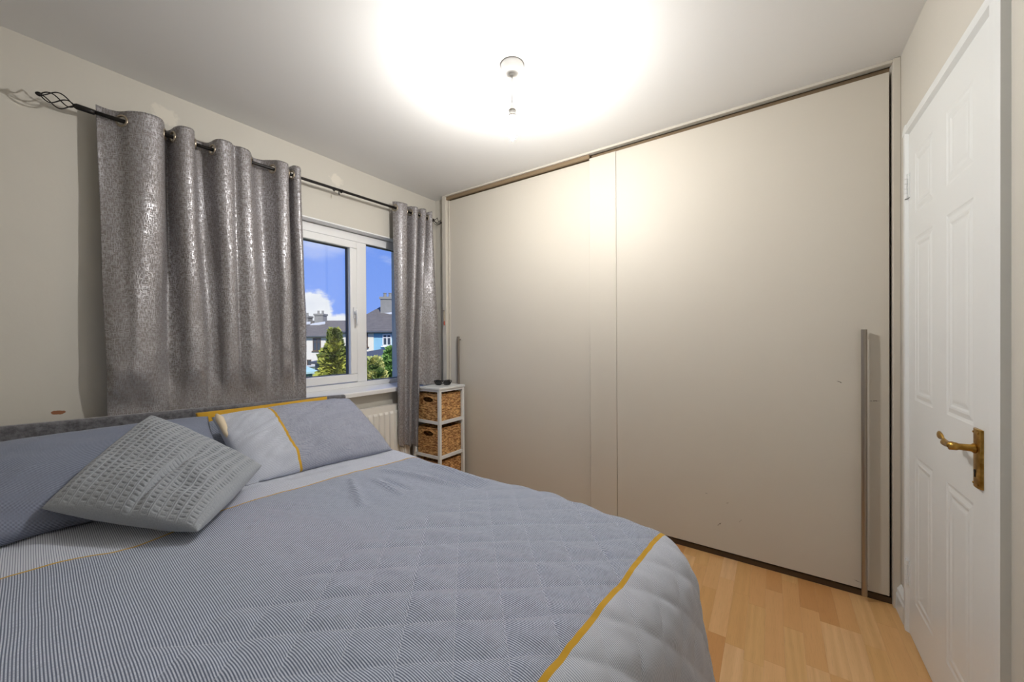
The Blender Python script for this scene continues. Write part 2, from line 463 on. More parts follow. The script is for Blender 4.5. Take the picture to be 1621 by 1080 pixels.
# ------------------------------------------------------------------ window
win = struct(empty('window_1', (XW-.10, (WY0+WY1)/2, WZ0)))
def P(mb, name, m, par, **k):
    o = mb.build(name, m, None, **k)
    o.parent = par; o.matrix_parent_inverse = par_world(par).inverted(); return o
def par_world(o):
    mtx = Matrix.LocRotScale(o.location, o.rotation_euler, o.scale)
    return (par_world(o.parent) @ o.matrix_parent_inverse @ mtx) if o.parent else mtx
FX0, FX1 = XW-.14, XW-.075          # frame depth range
g = .0
# reveal lining (white plastic trim round the opening)
m = MB(); T = .008
m.box((FX1, WY0, WZ1-T), (XW+.002, WY1, WZ1)); m.box((FX1, WY0, WZ0), (XW+.002, WY0+T, WZ1)); m.box((FX1, WY1-T, WZ0), (XW+.002, WY1, WZ1))
P(m, 'reveal_lining', M_UPVC, win)
FZ0, FZ1 = .845, 1.968
yA, yB = WY0+.008, WY1-.008
m = MB()
m.box((FX0, yA, FZ0), (FX1, yB, FZ0+.036)); m.box((FX0, yA, 1.908), (FX1, yB, FZ1))
m.box((FX0, yA, FZ0+.036), (FX1, yA+.05, 1.908)); m.box((FX0, yB-.032, FZ0+.036), (FX1, yB, 1.908))
P(m, 'outer_frame', M_UPVC, win, bevel=.004)
for a, b in ((1.652, 1.732), (.93, .99)):
    P(MB().box((FX0, a, FZ0+.036), (FX1, b, 1.908)), 'mullion', M_UPVC, win, bevel=.004)
def pane(y0, y1, z0, z1, x, par):
    P(MB().box((x-.004, y0, z0), (x, y1, z1)), 'glass_pane', M_GLASS, par)
def bead(y0, y1, z0, z1, par):
    m = MB(); gk = .004
    for q in (((y0, z0), (y1, z0+gk)), ((y0, z1-gk), (y1, z1)), ((y0, z0), (y0+gk, z1)), ((y1-gk, z0), (y1, z1))):
        m.box((FX0+.02, q[0][0], q[0][1]), (FX0+.048, q[1][0], q[1][1]))
    P(m, 'gasket', M_GASKET, par)
# opening sash in the middle
sy0, sy1, sz0, sz1 = .993, 1.648, .886, 1.905
sx0, sx1 = FX0+.015, FX1+.012
m = MB(); W_ = .056
m.box((sx0, sy0, sz0), (sx1, sy1, sz0+W_)); m.box((sx0, sy0, sz1-W_+.004), (sx1, sy1, sz1))
m.box((sx0, sy0, sz0+W_), (sx1, sy0+W_, sz1-W_+.004)); m.box((sx0, sy1-W_, sz0+W_), (sx1, sy1, sz1-W_+.004))
sash = P(m, 'sash', M_UPVC, win, bevel=.006)
pane(sy0+W_, sy1-W_, sz0+W_, sz1-W_, FX0+.03, sash)
bead(sy0+W_, sy1-W_, sz0+W_, sz1-W_+.004, sash)
hz_ = 1.395
m = MB().box((sx1, sy1-.034, hz_-.05), (sx1+.01, sy1-.012, hz_+.03)); m.box((sx1+.008, sy1-.034, hz_-.02), (sx1+.03, sy1-.014, hz_+.0))
m.tube([(sx1+.03, sy1-.024, hz_+.01), (sx1+.034, sy1-.024, hz_-.03), (sx1+.032, sy1-.022, hz_-.10)], [.009, .009, .007], 8)
P(m, 'sash_handle', M_UPVC, sash, smooth=False, bevel=.002)
for a, b in ((1.732, yB-.032), (yA+.05, .93)):
    pane(a, b, FZ0+.036, 1.908, FX0+.03, win); bead(a, b, FZ0+.036, 1.908, win)
sill = MB().prism([(FX1-.004, .803), (XW+.066, .793), (XW+.074, .797), (XW+.076, .822), (XW+.07, .829), (FX1-.004, .846)], 'Y', WY0+.002, WY1-.002)
P(sill, 'window_sill', M_UPVC, win, bevel=.002)

# ------------------------------------------------------------------ door
dx = XR-.012            # face of the door leaf
door = struct(empty('door_1', (XR, (DY0+DY1)/2, 0)))
fo = MB()
AO = XR-.020            # architrave face
yN0, yN1, yF0, yF1, zT0, zT1 = 1.392, 1.452, 2.143, 2.192, 1.992, 2.037
prof = lambda a, b: [(0, a), (-.0165, a), (-.019, a+(b-a)*.35), (-.020, a+(b-a)*.75), (-.012, b-.004), (-.008, b), (0, b)]
P(MB().prism([(XR+d, y) for d, y in prof(yN0, yN1)], 'Z', 0, zT1), 'architrave', M_WHITE, door)
P(MB().prism([(XR+d, y) for d, y in [(q[0], yF0+yF1-q[1]) for q in prof(yF0, yF1)]], 'Z', 0, zT1), 'architrave', M_WHITE, door)
P(MB().prism([(XR+d, z) for d, z in [(q[0], zT0+zT1-q[1]) for q in prof(zT0, zT1)]], 'Y', yN0, yF1), 'architrave', M_WHITE, door)
m = MB(); m.box((XR-.002, 1.43, 0), (XR+.12, 1.4545, 2.0)); m.box((XR-.002, 2.1405, 0), (XR+.12, 2.165, 2.0)); m.box((XR-.002, 1.43, 1.9915), (XR+.12, 2.165, 2.01))
P(m, 'door_jamb', M_WHITE, door)
dy0, dy1, dz0, dz1 = 1.4575, 2.1375, .008, 1.9885
cols = [(1.552, 1.745), (1.868, 2.06)]; rows = [(.165, .735), (.945, 1.565), (1.655, 1.885)]
ys = sorted([dy0, dy1]+[v for c in cols for v in c]); zs = sorted([dz0, dz1]+[v for c in rows for v in c])
m = MB()
for i in range(len(ys)-1):
    for j in range(len(zs)-1):
        if (ys[i], ys[i+1]) in cols and (zs[j], zs[j+1]) in rows: continue
        m.add([(dx, ys[i], zs[j]), (dx, ys[i+1], zs[j]), (dx, ys[i+1], zs[j+1]), (dx, ys[i], zs[j+1])], [(0, 3, 2, 1)])
m.add([(dx, dy0, dz0), (dx+.035, dy0, dz0), (dx+.035, dy1, dz0), (dx, dy1, dz0), (dx, dy0, dz1), (dx+.035, dy0, dz1), (dx+.035, dy1, dz1), (dx, dy1, dz1)],
      [(0, 3, 2, 1), (4, 5, 6, 7), (0, 1, 5, 4), (2, 3, 7, 6), (1, 2, 6, 5)])
me = bpy.data.meshes.new('door_leaf'); me.from_pydata(m.v, [], m.f); leaf = link('door_leaf', me, M_WHITE)
leaf.parent = door; leaf.matrix_parent_inverse = par_world(door).inverted()
for (a, b) in cols:
    for (c, d) in rows:
        steps = [(0, 0), (.004, .0035), (.010, .006), (.017, .0035), (.024, -.0005), (.030, .0005), (.036, .0055), (.042, .0065), (.050, .003), (.056, .002)]
        v = []; f = []
        for k, (ins, h) in enumerate(steps):
            v += [(dx+h*.36, a+ins, c+ins), (dx+h*.36, b-ins, c+ins), (dx+h*.36, b-ins, d-ins), (dx+h*.36, a+ins, d-ins)]
            if k:
                for q in range(4): f.append(((k-1)*4+q, k*4+q, k*4+(q+1) % 4, (k-1)*4+(q+1) % 4))
        k = len(steps)-1; f.append((k*4+3, k*4+2, k*4+1, k*4))
        P(MB().add(v, f), 'door_panel', M_WHITE, leaf)
# hinges
for z in (1.738, .198):
    hm = MB()
    for q in range(5):
        hm.lathe([(.0062, q*.0192), (.0062, q*.0192+.018)], (dx-.006, 2.1405, z), 12)
    hm.box((dx-.003, 2.122, z), (dx+.002, 2.1385, z+.096)); hm.box((AO-.001, 2.1425, z), (AO+.004, 2.156, z+.096))
    P(hm, 'hinge', M_WHITE, door)
# lever handle on long back plate
hy = 1.512
m = MB()
pl_ = [(.000, -.0235), (-.006, -.021), (-.0085, -.012), (-.009, 0), (-.0085, .012), (-.006, .021), (0, .0235)]
m.prism([(dx+d, hy+y) for d, y in pl_], 'Z', .79, .945)
hp = P(m, 'handle_plate', M_BRASS, door, bevel=.0015)
m = MB(); m.lathe([(.013, 0), (.013, -.004), (.0095, -.008), (.0085, -.03), (.0105, -.034), (.0105, -.048)], (dx-.008, hy, .893), 18, 'X')
ctr = [(0, 0, .0105), (.010, 0, .0105), (.026, -.002, .0085), (.046, -.004, .0085), (.060, -.004, .009), (.067, -.001, .0085), (.073, .005, .006), (.080, .008, .008), (.092, .008, .0105), (.102, .009, .0115), (.108, .010, .006)]
vv = []; ff = []; n = 12
for i, (yy, zz, r) in enumerate(ctr):
    flat = 1.0 if yy < .066 else .5
    for j in range(n):
        a = 2*pi*j/n
        vv.append((dx-.048+cos(a)*r*flat, hy+yy, .893+zz+sin(a)*r))
for i in range(len(ctr)-1):
    for j in range(n): ff.append((i*n+j, i*n+(j+1) % n, (i+1)*n+(j+1) % n, (i+1)*n+j))
ff += [tuple(range(n)), tuple((len(ctr)-1)*n+j for j in range(n-1, -1, -1))]
m.add(vv, ff)
P(m, 'lever', M_BRASS, hp, smooth=True)
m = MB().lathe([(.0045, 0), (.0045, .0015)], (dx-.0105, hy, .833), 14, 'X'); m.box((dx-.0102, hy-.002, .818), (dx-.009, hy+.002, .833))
P(m, 'keyhole_shade', M_IRON, hp)  # raised dark disc and slot, black colour stands in for shade inside the opening
for z in (.8, .935):
    for yy in (-.013, .013):
        P(MB().lathe([(.003, 0), (.0025, -.0012)], (dx-.0083, hy+yy, z), 10, 'X'), 'screw', M_BRASS, hp)
P(MB().box((dx+.004, 1.4552, .80), (dx+.02, 1.4572, .92)), 'latch_plate', M_STEEL, door)

# ================================================================== WARDROBE
wd = tag(empty('sliding_wardrobe', (-.93, 2.45, 0)), 'fitted cream sliding wardrobe filling the far wall from floor to ceiling', 'wardrobe')
P(MB().box((-2.299, 2.318, 0), (-2.257, 2.372, 2.398)), 'side_post', M_WARD, wd, bevel=.002)
P(MB().box((.437, 2.306, 0), (XR-.0005, 2.372, 2.398)), 'side_post', M_WARD, wd, bevel=.002)
P(MB().box((-2.257, 2.315, 2.386), (.437, 2.345, 2.3995)), 'top_pelmet', M_WARD, wd, bevel=.001)
P(MB().box((-2.257, 2.372, 2.36), (.437, 2.41, 2.398)), 'top_track', M_TAN, wd)
P(MB().box((-2.257, 2.327, 2.362), (-.978, 2.347, 2.3855)), 'front_track', M_TAN, wd)
P(MB().box((-2.257, 2.333, 0.0005), (.437, 2.40, .028)), 'bottom_track', M_BROWN, wd)
m = MB(); m.box((-2.29, 2.376, .001), (-2.27, 2.94, 2.395)); m.box((.437, 2.376, .001), (.455, 2.94, 2.395)); m.box((-2.27, 2.92, .001), (.437, 2.94, 2.395))
P(m, 'carcass', M_TAN, wd)
dl = P(MB().box((-2.252, 2.350, .036), (-.93, 2.368, 2.356)), 'sliding_door', M_WARD, wd, bevel=.0015)
P(MB().box((-2.252, 2.344, .034), (-2.24, 2.3695, 2.358)), 'edge_strip', M_WARD, dl, bevel=.001)
dr = P(MB().box((-.80, 2.326, .036), (.428, 2.344, 2.356)), 'sliding_door', M_WARD, wd, bevel=.0012)
P(MB().box((-.977, 2.3245, .035), (-.8015, 2.345, 2.357)), 'edge_stile', M_WARD, dr, bevel=.002)
def bar_handle(par, x, yface, z0, z1):
    yb = yface-.028
    hb = P(MB().tube([(x, yb, z0), (x, yb, z1)], .0105, 14), 'bar_handle', M_STEEL, par, smooth=False, bevel=.0008)
    for z in (z0+.06, z1-.025):
        P(MB().tube([(x, yb+.006, z), (x, yface+.001, z)], .005, 10), 'standoff', M_STEEL, hb)
bar_handle(dr, .341, 2.326, .022, 1.222)
bar_handle(dl, -2.128, 2.350, .022, 1.212)
# cord loop with toggle on the left post
ck = tag(empty('cord_pull', (-2.273, 2.312, 1.40)), 'beige looped cord with small red toggle hung on the wardrobe post', 'cord')
pts = [(-2.276+.006*sin(a)*1.0, 2.313, 1.385+.045*cos(a)) for a in np.linspace(0, 2*pi, 24, endpoint=False)]
P(MB().tube(pts, .0018, 6, closed=True), 'loop', M_CORD, ck, smooth=True)
P(MB().lathe([(.002, .02), (.005, .012), (.0065, 0), (.005, -.014), (.002, -.018)], (-2.274, 2.311, 1.325), 12), 'toggle', M_RED, ck, smooth=True)
P(MB().lathe([(.003, 0), (.003, -.012), (.006, -.013), (.006, -.016)], (-2.276, 2.3185, 1.43), 10, 'Y'), 'peg', M_STEEL, ck)

# ================================================================== PENDANT
PX, PY = -.945, 1.393
pd = tag(empty('pendant_light', (PX, PY, ZC)), 'white ceiling rose with bare lit candle bulb hanging on a short cord', 'light')
P(MB().lathe([(.050, 2.3995), (.051, 2.385), (.050, 2.368), (.047, 2.362), (.012, 2.360), (.010, 2.352), (.005, 2.350)], (PX, PY, 0), 36), 'ceiling_rose', M_PLASTIC, pd, smooth=False, bevel=.001)
P(MB().tube([(PX, PY, 2.352), (PX+.001, PY, 2.30), (PX-.001, PY, 2.26), (PX, PY, 2.222)], .0028, 8), 'cord', M_PLASTIC, pd, smooth=True)
lh = P(MB().lathe([(.005, 2.226), (.009, 2.222), (.0125, 2.205), (.0155, 2.203), (.0155, 2.199), (.0145, 2.197), (.0145, 2.182), (.0165, 2.180), (.0165, 2.172), (.0135, 2.170), (.0135, 2.152), (.012, 2.150)], (PX, PY, 0), 24), 'lamp_holder', M_PLASTIC, pd, bevel=.0006)
for z in (2.2005, 2.1785):
    P(MB().lathe([(.0168, z), (.0172, z-.001), (.0168, z-.003)], (PX, PY, 0), 24), 'shade_ring', M_STEEL, lh)
P(MB().lathe([(.009, 2.151), (.0125, 2.144), (.017, 2.128), (.0185, 2.115), (.0165, 2.098), (.012, 2.083), (.006, 2.072), (.0015, 2.068)], (PX, PY, 0), 24), 'bulb', M_BULB, pd, smooth=True)

# ================================================================== CURTAIN ROD
RD = .09
def rodz(y): return 2.150+(y-.25)*.0205
RX = XW+RD
rod = tag(empty('curtain_rod', (RX, 1.25, rodz(1.25))), 'black iron curtain rod with twisted cage finials above the window', 'curtain rod')
P(MB().tube([(RX, .275, rodz(.275)), (RX, 1.0, rodz(1.0)), (RX, 2.27, rodz(2.27))], .0085, 14), 'pole', M_IRON, rod, smooth=True)
def finial(y, s):
    m = MB(); L = .085
    for q in range(4):
        pts = []
        for i in range(17):
            f = i/16; a = q*pi/2 + f*pi*.9
            r = .003+.026*sin(pi*min(1, f))**.85
            pts.append((RX+cos(a)*r, y+s*(.012+f*L), rodz(y)+sin(a)*r))
        m.tube(pts, .0023, 6)
    m.tube([(RX, y-s*.045, rodz(y)), (RX, y-s*.03, rodz(y)), (RX, y+s*.006, rodz(y)), (RX, y+s*.016, rodz(y))], [.0112, .0112, .0112, .005], 14)
    yy = y+s*(.012+L)
    m.lathe([(.002, -.004), (.006, -.003), (.0085, .003), (.0075, .009), (.003, .014)] if s > 0 else [(.003, -.014), (.0075, -.009), (.0085, -.003), (.006, .003), (.002, .004)], (RX, yy, rodz(y)), 12, 'Y')
    P(m, 'finial', M_IRON, rod, smooth=True)
finial(.285, -1); finial(2.248, 1)
for y in (.475, 1.437, 2.252):
    m = MB(); z = rodz(y)
    m.tube([(XW+.001, y, z+.03), (XW+.05, y, z+.02), (RX-.006, y, z)], .004, 8); m.lathe([(.011, 0), (.011, .004)], (XW+.0005, y, z+.03), 14, 'X')
    m.tube([(RX+cos(a)*.0125, y, z+sin(a)*.0125) for a in np.linspace(pi*.95, pi*2.1, 10)], .0038, 6)
    m.tube([(RX+.004, y-.02, z-.006), (RX+.004, y-.02, z-.03), (RX+.012, y-.02, z-.033)], .0035, 6)
    P(m, 'bracket', M_IRON, rod)

# ================================================================== CURTAINS
def catmull(pts, n):
    pts = np.array(pts, float); k = len(pts)
    ext = np.vstack([2*pts[0]-pts[1], pts, 2*pts[-1]-pts[-2]])
    out = []
    for u in np.linspace(0, k-1, n):
        i = min(int(u), k-2); f = u-i
        p0, p1, p2, p3 = ext[i], ext[i+1], ext[i+2], ext[i+3]
        out.append(.5*((2*p1)+(-p0+p2)*f+(2*p0-5*p1+4*p2-p3)*f*f+(-p0+3*p1-3*p2+p3)*f**3))
    return np.array(out)
def curtain(name, label, top, bot, zb, nS, nZ, wr, seed, squash=False):
    T = catmull(top, nS); B = catmull(bot, nS)
    Zb = catmull([(z, 0) for z in zb], nS)[:, 0] if isinstance(zb, list) else np.full(nS, zb)
    seg = np.r_[0, np.cumsum(np.hypot(*np.diff(T, axis=0).T))]
    G = np.zeros((nS, nZ, 3)); UV = np.zeros((nS, nZ, 2))
    for i in range(nS):
        zt = rodz(T[i, 0])+.047+.006*sin(seg[i]*23+seed)
        for j in range(nZ):
            f = j/(nZ-1)
            wgt = f*f*(3-2*f)*.55+f*.45
            y, d = T[i]*(1-wgt)+B[i]*wgt
            z = zt+(Zb[i]-zt)*f
            a = wr*(.25+f*.9)
            if squash:
                sq = smooth01(np.array((f-.80)/.14)).item(); d = d*(1-sq)+(-.004-.014*min(1, max(0, (.56-y)/.10))+d*.12)*sq; a *= 1-.85*sq
            # long soft creases plus short crumples towards the hem
            n1 = nz(seg[i]*9+seed, z*1.3, .3)*.9+nz(seg[i]*22+seed, z*4+y*6, 2.)*.35
            n2 = nz(seg[i]*14+z*7, z*9-seg[i]*6, 5.+seed)*max(0, f-.55)*1.6
            dd = d+a*(n1+n2)*.9
            yy = y+a*.5*nz(seg[i]*11, z*2.5, 9.+seed)
            G[i, j] = (RX+dd, yy, z); UV[i, j] = (seg[i], z)
    G[:, :, 0] = np.maximum(G[:, :, 0], XW+.012)
    eyes = [i if abs(T[i, 1]) < abs(T[i+1, 1]) else i+1 for i in range(4, nS-4) if T[i, 1]*T[i+1, 1] <= 0 and T[i, 1] != 0]
    zc_ = (G[:-1, :-1, 2]+G[1:, 1:, 2])/2; sc_ = np.repeat(((seg[:-1]+seg[1:])/2)[:, None], nZ-1, 1)
    hole = np.zeros(zc_.shape, bool)
    for i in eyes:
        tn = T[min(i+2, nS-1)]-T[max(i-2, 0)]; rs = max(.0205, .015/max(.3, abs(tn[1])/np.hypot(*tn)))
        hole |= ((sc_-seg[i])/rs)**2+((zc_-rodz(T[i, 0]))/.0205)**2 < 1
    me = grid_mesh('cloth', G, UV, hole)
    root = tag(empty(name, (RX, T[:, 0].mean(), .8)), label, 'curtain', None)
    o = link('cloth', me, M_CURTAIN, None, True)
    o.parent = root; o.matrix_parent_inverse = par_world(root).inverted()
    so = o.modifiers.new('solid', 'SOLIDIFY'); so.thickness = .0016; so.offset = 0
    for i in eyes:
        tn = T[min(i+2, nS-1)]-T[max(i-2, 0)]; tn /= np.hypot(*tn)
        c = Vector((RX+T[i, 1], T[i, 0], rodz(T[i, 0])))
        if abs(tn[1]) < .8: tn = np.array([.6*(1 if tn[0] > 0 else -1), .8*(1 if tn[1] > 0 else -1)])     # ring squares itself to the rod
        tx = Vector((tn[1], tn[0], 0))
        ring = [c+tx*cos(a)*.0225+Vector((0, 0, 1))*sin(a)*.0225 for a in np.linspace(0, 2*pi, 24, endpoint=False)]
        e = P(MB().tube(ring, .0050, 6, closed=True), 'eyelet', M_EYELET, root, smooth=True)
    return root
topL = [(.338, -.030), (.362, -.030), (.40, -.012), (.435, .030), (.48, .048), (.535, .034), (.568, -.048), (.578, -.03), (.585, .02), (.605, .046), (.64, .046), (.662, .012), (.672, -.04),
        (.70, -.05), (.728, -.03), (.742, .025), (.765, .046), (.80, .04), (.818, .022), (.832, .022), (.85, .04), (.885, .040), (.912, .0), (.94, -.045), (.985, -.05), (1.015, -.01), (1.035, .036), (1.075, .045), (1.098, .01), (1.106, -.045), (1.118, -.03), (1.126, .02), (1.146, .036), (1.164, .026)]
botL = [(.360, .0), (.378, .022), (.42, .030), (.46, .026), (.505, .004), (.54, -.02), (.565, -.028), (.60, -.01), (.625, .018), (.645, .028), (.675, .022), (.70, .004), (.715, -.02),
        (.74, -.026), (.765, -.01), (.785, .016), (.81, .026), (.835, .02), (.85, .002), (.868, .012), (.90, .03), (.935, .032), (.965, .018), (.985, -.004), (1.01, -.012), (1.04, .012), (1.065, .03), (1.095, .03), (1.115, .012), (1.125, -.012), (1.14, -.01), (1.155, .012), (1.178, .022), (1.198, .0)]
botL = [(y, d+.012) for y, d in botL]
curtain('curtain', 'wide silver grey eyelet curtain hanging behind the velvet headboard', topL, botL, .80, 330, 150, .017, 3.1, True)
topR = [(1.862, -.02), (1.875, .02), (1.905, .042), (1.945, .042), (1.972, .01), (1.985, -.04), (2.005, -.035), (2.02, .02), (2.04, .045), (2.065, .03), (2.078, -.035), (2.095, -.035), (2.108, .02), (2.13, .045), (2.155, .025), (2.165, -.035), (2.176, -.03), (2.188, .02), (2.204, .042), (2.218, .032)]
botR = [(1.868, .018), (1.876, .030), (1.892, .042), (1.908, .036), (1.918, .020), (1.93, .018), (1.944, .030), (1.952, .048), (1.962, .052), (1.972, .040), (1.978, .036), (1.982, .052), (1.985, .078), (1.989, .096), (1.993, .102), (2.000, .098), (2.06, .100), (2.13, .085), (2.19, .10), (2.235, .095)]
zbR = [.40, .385, .375, .37, .375, .38, .375, .368, .365, .37, .375, .372, .37, .385, .60, .831, .831, .830, .831, .830]
curtain('curtain', 'narrow silver grey eyelet curtain bunched beside the wicker drawer tower', topR, botR, zbR, 230, 150, .010, 8.7)

# ================================================================== RADIATOR
ra = tag(empty('radiator', (XW+.06, 1.72, .1)), 'white panel radiator with vertical ribs on the wall under the window', 'radiator')
m = MB(); r0, r1 = 1.45, 2.0; z0, z1 = .14, .70
n = int((r1-r0)/.046); px = XW+.092
# pressed steel front: ribs between z0+.05 and z1-.06
ysr = []; 
for k in range(n):
    a = r0+.02+k*(r1-r0-.04)/n; s = (r1-r0-.04)/n
    ysr += [(a, 0), (a+s*.22, 0), (a+s*.36, 1), (a+s*.84, 1)]
ysr = [(r0, 0)]+ysr+[(r1-.02, 0), (r1, 0)]
zr = [(z0, 0), (z0+.045, 0), (z0+.06, 1), (z1-.062, 1), (z1-.045, 0), (z1, 0)]
vv = []; ff = []
for y, a in ysr:
    for z, b in zr: vv.append((px-.011*(1-(0 if a*b else 1))*0-.011*(1-a*b), y, z))
k = len(zr)
for i in range(len(ysr)-1):
    for j in range(k-1): ff.append((i*k+j, (i+1)*k+j, (i+1)*k+j+1, i*k+j+1))
m.add(vv, ff)
m.box((px-.032, r0, z0), (px-.0115, r1, z1))
P(m, 'ribbed_panel', M_RAD, ra, bevel=0)
P(MB().box((XW+.015, r0+.01, z1-.02), (px-.033, r1-.01, z1-.004)), 'top_grille', M_RAD, ra)
P(MB().box((XW+.015, r0+.005, z0+.03), (XW+.035, r1-.005, z1-.03)), 'back_panel', M_RAD, ra)
for y in (1.52, 1.88):
    P(MB().box((XW+.001, y, .2), (XW+.016, y+.03, .66)), 'wall_bracket', M_RAD, ra)
m = MB(); m.tube([(px-.03, r1+.0, z0+.03), (px-.03, r1+.035, z0+.03), (px-.03, r1+.035, .002)], .0075, 10); m.lathe([(.014, 0), (.014, .05), (.01, .056)], (px-.03, r1+.035, z0+.02), 14)
P(m, 'valve', M_PLASTIC, ra)

# ================================================================== DRAWER TOWER + BASKETS
UX0, UX1, UY0, UY1, UZ = -2.335, -2.045, 2.022, 2.300, .826
tw = tag(empty('drawer_tower', ((UX0+UX1)/2, (UY0+UY1)/2, 0)), 'narrow white wooden shelf tower holding three wicker baskets', 'shelf unit')
P(MB().box((UX0-.006, UY0-.006, UZ-.016), (UX1+.006, UY1+.004, UZ)), 'top', M_WHITE, tw, bevel=.002)
for x in (UX0, UX1-.022):
    for y in (UY0, UY1-.022):
        P(MB().box((x, y, .001), (x+.022, y+.022, UZ-.0165)), 'post', M_WHITE, tw, bevel=.0015)
lev = [.03, .285, .547]
for z in lev:
    P(MB().box((UX0+.023, UY0+.004, z), (UX1-.023, UY0+.016, z+.022)), 'front_rail', M_WHITE, tw, bevel=.001)
    for x in (UX0+.002, UX1-.018):
        P(MB().box((x, UY0+.0225, z), (x+.016, UY1-.0225, z+.024)), 'side_rail', M_WHITE, tw, bevel=.001)
    P(MB().box((UX0+.0185, UY0+.017, z+.006), (UX1-.0185, UY1-.006, z+.016)), 'shelf', M_WHITE, tw)
P(MB().box((UX0+.023, UY0+.002, UZ-.034), (UX1-.023, UY0+.014, UZ-.017)), 'front_rail', M_WHITE, tw)
for x in (UX0+.002, UX1-.018):
    P(MB().box((x, UY0+.0225, UZ-.034), (x+.016, UY1-.0225, UZ-.017)), 'side_rail', M_WHITE, tw)
def weave_face(o, du, dv, nrm, L, Hh, hole=None):
    rp = .0125; nu = max(8, int(L/.0045)); nv = int(Hh/rp)*6
    V = []; F = []; ix = {}
    for i in range(nu+1):
        for j in range(nv+1):
            u = L*i/nu; v = Hh*j/nv
            row = int(v/rp); fr = (v/rp) % 1
            h = .0045*sqrt(max(0, sin(pi*fr)))*(.62+.38*sin(2*pi*u/.026+row*pi+.6*nz(u*30, row*.7)))
            h += .0012*nz(u*60, v*140)
            ix[i, j] = len(V); V.append(o+du*u+dv*v+nrm*h)
    for i in range(nu):
        for j in range(nv):
            if hole:
                cu, cv, ru, rv = hole
                if (((i+.5)*L/nu-cu)/ru)**2+(((j+.5)*Hh/nv-cv)/rv)**2 < 1: continue
            F.append((ix[i, j], ix[i+1, j], ix[i+1, j+1], ix[i, j+1]))
    return V, F
names_b = ['wicker basket with handle slot on the top shelf of the white tower', 'wicker basket on the middle shelf of the white tower', 'wicker basket in the lowest tier of the white tower']
for li, z in enumerate(reversed(lev)):
    bx0, bx1, by0, by1 = UX0+.031, UX1-.031, UY0+.024, UY1-.014
    bz0, Hh = z+.0155, .205
    root = tag(empty('wicker_basket', ((bx0+bx1)/2, (by0+by1)/2, bz0)), names_b[li], 'basket', 'wicker baskets in the white tower')
    m = MB(); X_, Y_, Z_ = Vector((1, 0, 0)), Vector((0, 1, 0)), Vector((0, 0, 1))
    Lx, Ly = bx1-bx0, by1-by0
    m.add(*weave_face(Vector((bx0, by0, bz0)), X_, Z_, -Y_, Lx, Hh, (Lx*.5, Hh-.042, .056, .022)))
    m.add(*weave_face(Vector((bx1, by0, bz0)), Y_, Z_, X_, Ly, Hh))
    m.add(*weave_face(Vector((bx0, by0, bz0)), Y_, Z_, -X_, Ly, Hh))
    m.add(*weave_face(Vector((bx0, by1, bz0)), X_, Z_, Y_, Lx, Hh))
    P(m, 'woven_body', M_WICKER, root, smooth=True)
    mi = MB(); q = .005
    mi.box((bx0+q, by0+.004, bz0+.001), (bx1-q, by1-q, bz0+.004)); mi.box((bx0+q, by1-q-.002, bz0), (bx1-q, by1-q, bz0+Hh-.01))
    P(mi, 'lining', M_WICKER, root)
    rim = [(bx0, by0, bz0+Hh), (bx1, by0, bz0+Hh), (bx1, by1, bz0+Hh), (bx0, by1, bz0+Hh)]
    mr = MB()
    for i in range(4):
        a, b = Vector(rim[i]), Vector(rim[(i+1) % 4]); d = (b-a); L = d.length; d.normalize()
        mr.tube([a+d*(L*k/24)+Vector((0, 0, .0015*sin(k*2.1))) for k in range(25)], .0065, 8)
    P(mr, 'rim', M_WICKER, root, smooth=True)
    hs = MB(); c = Vector((bx0+Lx*.5, by0-.002, bz0+Hh-.045))
    hs.tube([c+Vector((cos(a)*.058, 0, .003+sin(a)*.024)) for a in np.linspace(0, 2*pi, 28, endpoint=False)], .0035, 6, closed=True)
    P(hs, 'handle_rim', M_WICKER, root, smooth=True)

# sunglasses on the tower
sg = tag(empty('sunglasses', (-2.150, 2.165, UZ), radians(38)), 'black wraparound sunglasses lying on top of the white tower', 'sunglasses')
for s in (-1, 1):
    V = []; F = []; nu, nv = 10, 6
    for i in range(nu+1):
        for j in range(nv+1):
            u = -1+2*i/nu; v = -1+2*j/nv
            e = (1-abs(u)**2.6)**.4 if abs(u) < 1 else 0
            x = s*(.034+u*.029); zz = .020+v*e*.019
            V.append((x, -.018+(x/.066)**2*.024+(.02-zz)*.3, zz))
    for i in range(nu):
        for j in range(nv): F.append((i*(nv+1)+j, (i+1)*(nv+1)+j, (i+1)*(nv+1)+j+1, i*(nv+1)+j+1))
    me = bpy.data.meshes.new('lens'); me.from_pydata(V, [], F); o = link('lens', me, M_BLACKPL, sg, True)
    md = o.modifiers.new('solid', 'SOLIDIFY'); md.thickness = .003; md.offset = 0
    MB().tube([(s*.066, .006, .028), (s*.067, .014, .026), (s*.060, .019+.007*(s > 0), .022), (s*.02, .020+.007*(s > 0), .014), (-s*.03, .020+.007*(s > 0), .008), (-s*.045, .020+.007*(s > 0), .004)], [.0045, .004, .0035, .0035, .0035, .003], 8).build('temple', M_BLACKPL, sg, smooth=True)
MB().tube([(-.068, .005, .036), (-.05, -.008, .041), (-.02, -.016, .040), (0, -.018, .036), (.02, -.016, .040), (.05, -.008, .041), (.068, .005, .036)], .0038, 8).build('brow_frame', M_BLACKPL, sg, smooth=True)

# ================================================================== BED
TH = radians(3.7)
BO = Vector((-2.32, 1.32, 0))          # head-end corner on the wardrobe side
bedrot = -TH
def BW(p, q, z=0):
    return Vector((BO.x+p*cos(TH)+q*sin(TH), BO.y-p*sin(TH)+q*cos(TH), z))
bed = tag(empty('bed', tuple(BW(1.0, -.68)), bedrot), 'double bed with low grey velvet headboard set under the window', 'bed')
def bl(p, q, z): return (p-1.0, q+.68, z)     # bed-local coordinates for children
